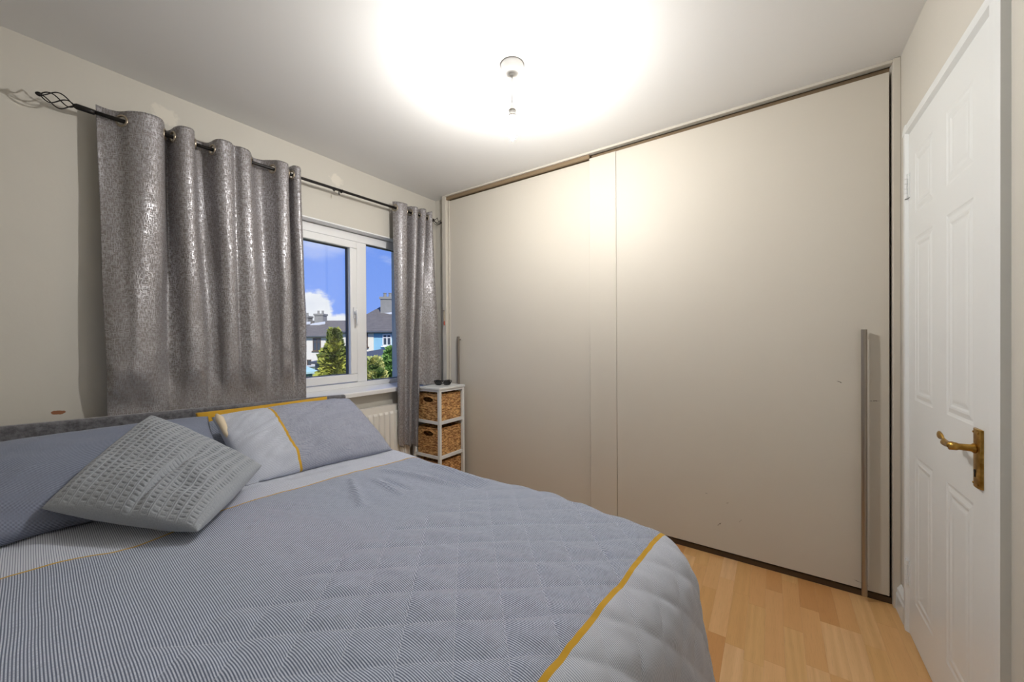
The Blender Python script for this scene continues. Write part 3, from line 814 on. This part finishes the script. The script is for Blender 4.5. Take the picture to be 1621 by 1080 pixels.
# headboard, slightly dropped on the wardrobe side
HR = radians(1.8)
hc = Vector((-2.262, 1.410, 0))            # wardrobe-side end of the headboard face
def hbp(d, l, z): return (hc.x+d*cos(HR)-l*sin(HR), hc.y-d*sin(HR)-l*cos(HR), z)
m = MB()
for l, zt in ((1.50, .888), (0, .838)):
    for d, z in ((-.04, .05), (0, .05), (0, zt), (-.04, zt)): m.v.append(hbp(d, l, z))
m.f += [(0, 1, 2, 3), (7, 6, 5, 4), (0, 4, 5, 1), (1, 5, 6, 2), (2, 6, 7, 3), (3, 7, 4, 0)]
P(m, 'headboard', M_VELVET, bed, bevel=.012)
MB().box(bl(.11, -1.36, .08), bl(1.97, .0, .30)).build('base', M_VELVET, bed, bevel=.01)
MB().box(bl(.11, -1.36, .302), bl(1.98, .0, .555)).build('mattress', mat('white_ticking', srgb(225, 225, 228), .9), bed, bevel=.03)
for p in (.1, 1.87):
    for q in (-1.28, -.08):
        MB().box(bl(p-.025, q-.025, .001), bl(p+.025, q+.025, .079)).build('leg', M_BLACKPL, bed)

# bedspread: smooth upper half, diamond-quilted lower half
Q0, Q1, P0, P1 = -1.33, -.035, .112, 1.985   # flat top rectangle
RB = .175; DROP = .54
step = .0068
ps = np.arange(P0, P1+DROP, step); qs = np.arange(Q0-.42, Q1+.46, step)
ridges = [((.92, -.20), (1.33, -.13), .010, .016), ((1.05, -.02), (1.40, -.035), .012, .02), ((1.0, -.30), (1.22, -.33), .007, .012), ((.93, -.36), (1.2, -.47), .007, .014),
          ((1.1, -.10), (1.38, -.09), -.010, .02), ((1.02, -.27), (1.2, -.28), -.006, .012), ((.3, -1.2), (.95, -1.1), .006, .05), ((.75, -.75), (.80, -.2), .006, .04)]
def spread_h(p, q):
    """extra height of the cloth above its base surface"""
    h = .010*nz(p*2.1, q*2.3, 1.7)+.004*nz(p*6, q*5, 4.)
    qm = smooth01(np.array((p-1.40)/.07)).item()
    if qm < 1: h += (1-qm)*.0022*nz(p*9, q*22, 6.)
    if qm > 0:
        a = abs(sin(pi*((p-q)-2.205)/.134)); b = abs(sin(pi*((p+q)-1.195)/.14))
        puff = (min(a, 1)**.40)*(min(b, 1)**.40)
        h += qm*(.0074*puff+.0050*nz(q*11+p*5, (p-q)*20-p*8, 3.)*puff-.002)
    for (a0, b0, hh, ww) in ridges:
        dx_, dy_ = b0[0]-a0[0], b0[1]-a0[1]; L2 = dx_*dx_+dy_*dy_
        tt = ((p-a0[0])*dx_+(q-a0[1])*dy_)/L2
        if -.3 < tt < 1.3:
            c = min(1, max(0, tt)); ex, ey = p-a0[0]-c*dx_, q-a0[1]-c*dy_
            d2 = ex*ex+ey*ey
            h += 1.5*hh*exp(-d2/(ww*ww))*max(0, sin(pi*min(1, max(0, (tt+.3)/1.6))))
    return h
ZT = .612
G = np.zeros((len(ps), len(qs), 3)); UV = np.zeros((len(ps), len(qs), 2))
for i, p in enumerate(ps):
    for j, q in enumerate(qs):
        cp = min(p, P1); cq = min(max(q, Q0), Q1)
        ox, oy = p-cp, q-cq
        l = sqrt(ox*ox+oy*oy)
        h = spread_h(p, q)
        # gentle crown of the mattress
        zc = ZT+.012*(1-((cq-(Q0+Q1)/2)/((Q1-Q0)/2))**2)-.012*smooth01(np.array((p-1.6)/.4)).item()
        if l < 1e-9:
            G[i, j] = (cp, cq, zc+h)
        else:
            if ox > 0 and oy != 0: l = min(l, DROP*1.0)
            nx_, ny_ = ox/sqrt(ox*ox+oy*oy), oy/sqrt(ox*ox+oy*oy)
            a = l/RB
            if a < pi/2*.90:
                off, dz = RB*sin(a), RB*(1-cos(a)); nh, nzv = sin(a), cos(a)
            else:
                a0 = pi/2*.90; r = l-RB*a0
                off, dz = RB*sin(a0)+r*cos(a0), RB*(1-cos(a0))+r*sin(a0); nh, nzv = sin(a0), cos(a0)
            # soft vertical folds in the hanging part
            tang = cq if abs(nx_) > abs(ny_) else cp
            fold = smooth01(np.array((l-.12)/.3)).item()*.016*nz(tang*6.5, 3.3, .5+l)
            off += h*nh+fold
            z = zc-dz+h*nzv
            G[i, j] = (cp+nx_*off, cq+ny_*off, max(z, .045+.01*nz(p*9, q*9)))
        UV[i, j] = (p-.085*exp(-((q+.97)/.16)**2)*smooth01(np.array((1.45-p)/.5)).item(), q)
G[:, :, 0] -= 1.0; G[:, :, 1] += .68
me = grid_mesh('bedspread', G, UV)
bs = link('bedspread', me, M_SPREAD, None, True, loc=tuple(BW(1.0, -.68)), rot=(0, 0, bedrot))
so = bs.modifiers.new('solid', 'SOLIDIFY'); so.thickness = .004; so.offset = -1
tag(bs, 'grey and white pinstriped bedspread with mustard lines and diamond quilted foot', 'bedspread')

# pillows
def pillow(name, label, mtl, c, ax, ay, w_, h_, T, seed, cat='pillow', bend=0, pinch=.06, wr=.006, u0=0, extra=None, n=70, sag=0, quad=None):
    ax = Vector(ax).normalized(); ay = Vector(ay); ay = (ay-ax*ay.dot(ax)).normalized(); an = ax.cross(ay)
    objs = []
    root = empty(name, tuple(c)); tag(root, label, cat)
    S = np.linspace(-1, 1, n); 
    V = []; 
    def side(sg):
        G = np.zeros((n, n, 3)); UV = np.zeros((n, n, 2))
        for i, u in enumerate(S):
            for j, v in enumerate(S):
                e = max(0, (1-u*u))*max(0, (1-v*v))
                x = u*w_/2*(1-pinch*(1-v*v)*abs(u)**3*0-pinch*.9*(1-v*v)*u*u); y = v*h_/2*(1-pinch*(1-u*u)*v*v)
                th = T*.5*e**.42
                k = 1-max(abs(u), abs(v))**8
                dz = sg*th + k*wr*(nz(u*2.2+seed, v*2.6, 1.)*1.0+nz(u*5+seed, v*4-u*2, 3.)*.45+(.8*abs(nz(u*2.0+v*1.5+seed, v*7-u*4, 8.))**.7 if wr > .01 and not extra else 0))
                dz += bend*(y*y)/(h_*h_*.25)+sag*(x*x)/(w_*w_*.25)
                if extra: x, y, dz = extra(u, v, x, y, dz, sg)
                if quad:
                    uu, v2 = x/(w_/2), y/(h_/2)
                    A, B, C_, D = quad     # (u,v) = (-1,-1),(1,-1),(1,1),(-1,1)
                    base = ((A*(1-uu)+B*(1+uu))*(1-v2)+(D*(1-uu)+C_*(1+uu))*(1+v2))*.25-c
                else: base = ax*x+ay*y
                G[i, j] = base+an*dz; UV[i, j] = (u0+x+w_/2, y+(1 if y > 0 else -1)*(T*.5-th)*.8)
        return G, UV
    G, UV = side(1); me1 = grid_mesh('front', G, UV); G2, UV2 = side(-1); me2 = grid_mesh('front', G2[::-1], UV2[::-1])
    bm = bmesh.new(); bm.from_mesh(me1); bm.from_mesh(me2); bmesh.ops.remove_doubles(bm, verts=bm.verts, dist=.0002)
    bmesh.ops.recalc_face_normals(bm, faces=bm.faces)
    me = bpy.data.meshes.new(name); bm.to_mesh(me); bm.free()
    bpy.data.meshes.remove(me1); bpy.data.meshes.remove(me2)
    bpy.data.objects.remove(root)
    o = link(name, me, mtl, None, True, loc=tuple(c)); tag(o, label, cat)
    return o
E2 = Vector((sin(TH), cos(TH), 0)); E1 = Vector((cos(TH), -sin(TH), 0)); UPV = Vector((0, 0, 1))
PR = pillow('pillow', 'front pinstriped pillow with light end and mustard line propped beside the window', M_PILL_R, (-1.875, .965, .724), E2, Vector((-.40, .05, .215)), .66, .49, .17, 2.3, wr=.014, pinch=.02)
PB = pillow('pillow', 'mustard edged pillow tucked behind the front pillow against the headboard', M_PILL_B, (-2.172, .925, .735), Vector((.10, .58, .012)), Vector((-.35, .0, .94)), .60, .25, .09, 5.1, pinch=.03)
PL = pillow('pillow', 'dark grey pinstriped pillow with mustard line under the knitted cushion', M_PILL_L, (-1.965, .27, .73), E2, Vector((-.42, .03, .2)), .74, .50, .15, 9.3, wr=.008)
m = MB()
e_ax = Vector((.0645, .998, 0)); e_ay = Vector((-.40, .05, .215)).normalized(); pc = Vector((-1.875, .965, .724))
pts = [pc-e_ax*(.330-.004*k)+e_ay*(.232-.045*k)+Vector((.014, 0, .020+.006*sin(k*1.3))) for k in range(5)]
m.tube(pts, [.006, .016, .014, .012, .004], 10)
P(m, 'case_opening', M_CREAM, PR, smooth=True)
PR.children[0]['label'] = 'cream folded opening of the pillowcase'
# knitted cushion
def cush_extra(u, v, x, y, dz, sg):
    if sg > 0:
        k = max(0, 1-max(abs(u), abs(v))**10)
        col = x/.0265; fr = col % 1
        ladder = 1.0 if fr > .32 else 0.0
        ph = ((y+.003*nz(x*40, y*30))/.0150+math.floor(col)*.37) % 1
        if ladder: h = .0035-.0055*exp(-((ph-.5+.12*nz(x*25, y*25, 2.))/.14)**2)*max(0, sin(pi*(fr-.32)/.68))**.6
        else: h = .0048*sin(pi*fr/.32)
        h *= .85+.5*nz(x*12, y*12, 7.)
        dz += k*h
        # one deep crease and a slump on the lower side
        dz -= k*.016*exp(-((x-.055-.12*y)/.012)**2)*smooth01(np.array((.15-y)/.12)).item()
    return x, y, dz
ca = Vector((-2.105, .445, .885)); cb = Vector((-1.32, .372, .658)); cl_ = Vector((-1.752, .132, .705)); cr_ = Vector((-1.58, .64, .72))
cc = (ca+cb+cl_+cr_)/4
axd = (cr_-cl_).normalized()+(cb-ca).normalized(); ayd = (cr_-cl_).normalized()-(cb-ca).normalized()
CU = pillow('cushion', 'square grey knitted cushion lying tilted across the pillows', M_KNIT, cc, axd, ayd, .46, .45, .14, 4.4, 'cushion', pinch=.0, wr=.012, extra=cush_extra, n=310, quad=(cl_, cb, cr_, ca))

# pillows and cushion flatten where they lie on the bed or on each other
from mathutils.bvhtree import BVHTree
def tree(o):
    mw = Matrix.LocRotScale(o.location, o.rotation_euler, o.scale)
    return BVHTree.FromPolygons([mw @ v.co for v in o.data.vertices], [tuple(p.vertices) for p in o.data.polygons])
def rest_on(o, trees, lift):
    me = o.data; loc = Vector(o.location)
    nrm = [v.normal.copy() for v in me.vertices]
    for v, n_ in zip(me.vertices, nrm):
        p = v.co+loc; h = -9
        for tr in trees:
            hit = tr.ray_cast(Vector((p.x, p.y, 3)), Vector((0, 0, -1)))
            if hit[0] is not None: h = max(h, hit[0].z)
        need = h+lift if n_.z > .05 else h-.001
        if p.z < need: v.co.z += need-p.z
    me.update()
t_sp = tree(bs)
rest_on(PB, [t_sp], .003); rest_on(PL, [t_sp], .003)
rest_on(PR, [t_sp, tree(PL)], .003)
rest_on(CU, [t_sp, tree(PL), tree(PR)], .010)

# ================================================================== OUTDOORS
M_GRASS = mat('lawn', srgb(98, 112, 66), .9, noisecol=(1.5, .3))
M_RENDER = mat('white_render', srgb(226, 220, 210), .9, noisecol=(2, .05))
M_CREAMR = mat('cream_render', srgb(228, 222, 206), .9)
M_BLUE = mat('pale_blue_render', srgb(140, 188, 212), .9, noisecol=(1.2, .08))
def roof_fn(t, b, obj):
    s = t.sep(obj)
    br = t.math('FRACT', t.math('MULTIPLY', s[2], 7.0))
    n = t.noise(obj, 3, 4)
    c = t.mix(n, srgb(92, 88, 84), srgb(128, 120, 112))
    t.l.new(t.mix(t.math('MULTIPLY', t.ramp(br, .75, .95), .4), c, srgb(66, 64, 62)), b.inputs['Base Color'])
M_ROOF = mat('grey_roof_tiles', srgb(110, 104, 98), .85, fn=roof_fn)
M_SLATE = mat('dark_slate', srgb(84, 88, 94), .7, noisecol=(4, .25))
M_CHIM = mat('grey_chimney_render', srgb(142, 140, 134), .9, noisecol=(3, .2))
M_FRAMEB = mat('brown_window_frame', srgb(96, 78, 66), .6)
M_PANEF = mat('far_window_glass', srgb(70, 78, 86), .1)
M_LEAD = mat('lead_flashing', srgb(196, 198, 200), .5)
M_FOL1 = mat('conifer_green', srgb(128, 138, 52), .7, fn=lambda t, b, o: t.l.new(t.mix(t.ramp(t.noise(o, 2.6, 3), .35, .65), srgb(84, 102, 40), srgb(176, 178, 74)), b.inputs['Base Color']))
M_FOL2 = mat('shrub_green', srgb(150, 160, 80), .7, fn=lambda t, b, o: t.l.new(t.mix(t.ramp(t.noise(o, 4, 3), .35, .65), srgb(120, 142, 70), srgb(206, 200, 120)), b.inputs['Base Color']))
M_BARK = mat('bark', srgb(92, 72, 52), .9)
M_TEAL = mat('teal_painted_boards', srgb(30, 140, 128), .7)
M_SHEDR = mat('pale_green_sheet', srgb(172, 206, 204), .6)
M_FENCE = mat('grey_green_fence', srgb(128, 146, 132), .8)
GZ = -2.75
struct(MB().box((-80, -60, GZ-.2), (-2.75, 90, GZ)).build('floor_garden', M_GRASS), 'lawn of the gardens behind the house')
FWH = Vector((-sin(_yaw), cos(_yaw), 0)); RTH = Vector((cos(_yaw), sin(_yaw), 0))
def house(name, label, D, y0, y1, ze, zr, depth, wallm, hip=None):
    # facades across the gardens stand square to our line of view: local +x looks towards our window
    h = tag(empty(name, tuple(FWH*D+RTH*((y0+y1)/2)+Vector((0, 0, GZ))), _yaw-pi/2), label, 'house')
    h['mid'] = (y0+y1)/2
    hp_ = lambda mb, nm, mt, par=None: mb.build(nm, mt, par or h)
    yo = (y0+y1)/2; y0 -= yo; y1 -= yo; ze -= GZ; zr -= GZ
    hp_(MB().box((-depth, y0, 0), (0, y1, ze)), 'wall', wallm)
    ov = .3; xr = -depth/2; ya = (hip-yo) if hip is not None else y0-.1
    v = [(ov, y0-.3, ze-.05), (ov, y1+.1, ze-.05), (-depth-ov, y1+.1, ze-.05), (-depth-ov, y0-.3, ze-.05), (xr, ya, zr), (xr, y1+.1, zr),
         (ov, y0-.3, ze-.2), (ov, y1+.1, ze-.2), (-depth-ov, y1+.1, ze-.2), (-depth-ov, y0-.3, ze-.2)]
    hp_(MB().add(v, [(0, 1, 5, 4), (2, 3, 4, 5), (3, 0, 4), (1, 2, 5), (0, 6, 7, 1), (1, 7, 8, 2), (2, 8, 9, 3), (3, 9, 6, 0), (6, 9, 8, 7)]), 'roof', M_ROOF)
    hp_(MB().tube([(ov+.06, y0-.3, ze-.12), (ov+.06, y1+.1, ze-.12)], .06, 8), 'gutter', M_SLATE)
    return h
def hwin(h, x, y0, y1, z0, z1, fm, mull=True):
    y0 -= h['mid']; y1 -= h['mid']; z0 -= GZ; z1 -= GZ
    f = MB(); k = .07
    f.box((x, y0, z0), (x+.05, y1, z0+k)); f.box((x, y0, z1-k), (x+.05, y1, z1)); f.box((x, y0, z0), (x+.05, y0+k, z1)); f.box((x, y1-k, z0), (x+.05, y1, z1))
    if mull: f.box((x, (y0+y1)/2-.035, z0), (x+.05, (y0+y1)/2+.035, z1)); f.box((x, y0, z0+(z1-z0)*.66), (x+.05, y1, z0+(z1-z0)*.66+.05))
    f.box((x, y0-.08, z0-.09), (x+.12, y1+.08, z0))
    wn = f.build('window', fm, h)
    MB().box((x+.005, y0+k, z0+k), (x+.02, y1-k, z1-k)).build('pane', M_PANEF, wn)
def chimney(h, x, y0, y1, zb, zt, pots):
    y0 -= h['mid']; y1 -= h['mid']; zb -= GZ; zt -= GZ
    c = MB().box((x-.45, y0, zb), (x+.45, y1, zt-.18)); c.box((x-.52, y0-.07, zt-.18), (x+.52, y1+.07, zt))
    ch = c.build('chimney', M_CHIM, h)
    for k in range(pots):
        MB().lathe([(.12, 0), (.10, .28), (.13, .3), (.13, .34)], (x, y0+(k+.5)*(y1-y0)/pots, zt), 10).build('chimney_pot', M_CHIM, ch)
    MB().add([(x+.46, y0-.25, zb+.55), (x+.46, y1+.25, zb+.75), (x+.66, y1+.35, zb+.6), (x+.66, y0-.35, zb+.4), (x+.46, y0-.25, zb+.35), (x+.46, y1+.25, zb+.55), (x+.66, y1+.35, zb+.45), (x+.66, y0-.35, zb+.25)],
             [(0, 1, 2, 3), (4, 7, 6, 5), (0, 3, 7, 4), (1, 5, 6, 2), (2, 6, 7, 3), (0, 4, 5, 1)]).build('flashing', M_LEAD, ch)
h1 = house('terraced_house', 'white rendered terraced house with grey tiled roof beyond the conifer', 37, -33, -13.0, 1.67, 3.3, 8, M_RENDER)
for a in (-29.5, -25.5, -19.42, -15.5): hwin(h1, 0, a, a+.78, .15, 1.40, M_FRAMEB)
for a in (-27, -23, -20.0, -18.9): hwin(h1, 0, a, a+.4, -1.35, -.7, M_FRAMEB, False)
chimney(h1, -3.3, -20.75, -19.85, 2.4, 3.98, 2); chimney(h1, -3.3, -23.2, -21.4, 2.4, 3.75, 3)
h3 = house('semi_detached_house', 'semi-detached house with cream end, pale blue front and tall grey chimney', 26, -11.7, -3.0, 1.84, 3.80, 8, M_BLUE, -10.4)
MB().box((.005, -11.7-h3['mid'], 0), (.05, -9.47-h3['mid'], 1.66-GZ)).build('cream_render', M_CREAMR, h3)
for a, b in ((-8.86, -8.25), (-6.6, -5.6)): hwin(h3, .01, a, b, .78, 1.58, M_UPVC)
hwin(h3, .055, -10.75, -9.86, .72, 1.66, M_FRAMEB)
chimney(h3, -3.2, -9.95, -8.75, 2.6, 4.45, 3)
del h1['mid'], h3['mid']
# lean-to roofs of the yards in front
def leanto(label, x0, x1, y0, y1, zhi, zlo, th=.12):
    r = tag(empty('garden_extension', ((x0+x1)/2, (y0+y1)/2, GZ)), label, 'extension')
    P(MB().box((x0+.2, y0+.2, GZ), (x1-.2, y1-.2, min(zhi, zlo)-.12)), 'wall', M_CHIM, r)
    v = [(x0, y0, zlo), (x1, y0, zlo), (x1, y1, zhi), (x0, y1, zhi)]
    P(MB().add(v+[(a, b, c-th) for a, b, c in v], [(0, 1, 2, 3), (7, 6, 5, 4), (0, 4, 5, 1), (1, 5, 6, 2), (2, 6, 7, 3), (3, 7, 4, 0)]), 'roof', M_SLATE, r)
    P(MB().add([(x1+.01, y0, zlo+.02), (x1+.05, y0, zlo+.02), (x1+.05, y1, zhi+.02), (x1+.01, y1, zhi+.02), (x1+.01, y0, zlo-.14), (x1+.05, y0, zlo-.14), (x1+.05, y1, zhi-.14), (x1+.01, y1, zhi-.14)],
               [(0, 1, 2, 3), (7, 6, 5, 4), (0, 4, 5, 1), (1, 5, 6, 2), (2, 6, 7, 3), (3, 7, 4, 0)]), 'fascia', M_LEAD, r)
leanto('dark slate lean-to roof with white edge below the blue house', -20.8, -17.2, 10.8, 15.6, .62, .02)
leanto('low grey shed roof behind the pale shrub', -15.5, -13.2, 9.0, 13.4, -.12, -.42)
# teal shed and fence
sh = tag(empty('garden_shed', (-16, 6.6, GZ)), 'teal garden shed with pale green roof beside the conifer', 'shed')
P(MB().box((-17.2, 5.4, GZ), (-15.2, 8.0, -.14)), 'wall', M_TEAL, sh)
P(MB().add([(-17.4, 5.2, -.05), (-15.0, 5.2, -.05), (-15.0, 8.15, -.05), (-17.4, 8.15, -.05), (-16.4, 5.6, .42), (-16.4, 7.7, .42), (-17.4, 5.2, -.13), (-15.0, 5.2, -.13), (-15.0, 8.15, -.13), (-17.4, 8.15, -.13)],
           [(1, 2, 5, 4), (3, 0, 4, 5), (0, 1, 4), (2, 3, 5), (0, 6, 7, 1), (1, 7, 8, 2), (2, 8, 9, 3), (3, 9, 6, 0), (6, 9, 8, 7)]), 'roof', M_SHEDR, sh)
fe = tag(empty('garden_wall', (-26, 12, GZ)), 'pale grey green garden wall before the white house', 'wall')
P(MB().box((-26.2, 4, GZ), (-26, 19, -.62)), 'wall_face', M_FENCE, fe); P(MB().box((-26.28, 4, -.62), (-25.92, 19, -.52)), 'coping', M_LEAD, fe)

def foliage(name, label, cx, cy, zb, zt, rad, fn, mtl, nl, leaf, cat, seed):
    r = tag(empty(name, (cx, cy, GZ)), label, cat)
    rn = random.Random(seed); V = []; F = []
    for k in range(nl):
        f = rn.random()**1.15; a = rn.random()*2*pi
        lump = .72+.38*nz(cos(a)*2.2+seed, sin(a)*2.2, f*5)+.25*nz(cos(a)*5, sin(a)*5+seed, f*11)
        R = rad*fn(f)*lump*(rn.random()**.22)
        c = Vector((cx+cos(a)*R, cy+sin(a)*R, zb+(zt-zb)*f+rn.uniform(-.06, .06)))
        d = Vector((cos(a)+rn.uniform(-.6, .6), sin(a)+rn.uniform(-.6, .6), rn.uniform(-.2, .9))).normalized()
        sd = d.cross(Vector((rn.uniform(-1, 1), rn.uniform(-1, 1), rn.uniform(-1, 1)))).normalized()
        L = leaf*rn.uniform(.6, 1.5); W_ = L*.38
        o = len(V); V += [c-sd*W_*.6, c+d*L*.5-sd*W_, c+d*L, c+d*L*.5+sd*W_, c+sd*W_*.6]
        F.append((o, o+1, o+2, o+3, o+4))
    me = bpy.data.meshes.new('crown'); me.from_pydata(V, [], F); o = link('crown', me, mtl)
    o.parent = r; o.matrix_parent_inverse = par_world(r).inverted(); o['kind'] = 'stuff'
    P(MB().tube([(cx, cy, GZ), (cx+.05, cy, zb+.2), (cx, cy, zb+(zt-zb)*.8)], [.16, .12, .03], 8), 'trunk', M_BARK, r)
    return r
foliage('conifer', 'bushy yellow green conifer standing in the gardens', -13, 7.66, GZ+.3, 1.50, 1.15, lambda f: max(0, 1-f)**.8*1.25*(.9+.25*sin(f*26)) if f < 1 else 0, M_FOL1, 15000, .17, 'tree', 4)
foliage('shrub', 'pale yellow green feathery shrub near the house', -9, 6.42, -1.6, .62, .46, lambda f: sin(pi*min(.97, .12+f*.85))**.6, M_FOL2, 6000, .12, 'shrub', 9)
foliage('shrub', 'taller green shrub beside the pale feathery one', -9.9, 7.75, -1.6, .92, .48, lambda f: sin(pi*min(.97, .15+f*.82))**.6, mat('leaf_green', srgb(120, 158, 78), .7, noisecol=(5, .4)), 6000, .12, 'shrub', 13)
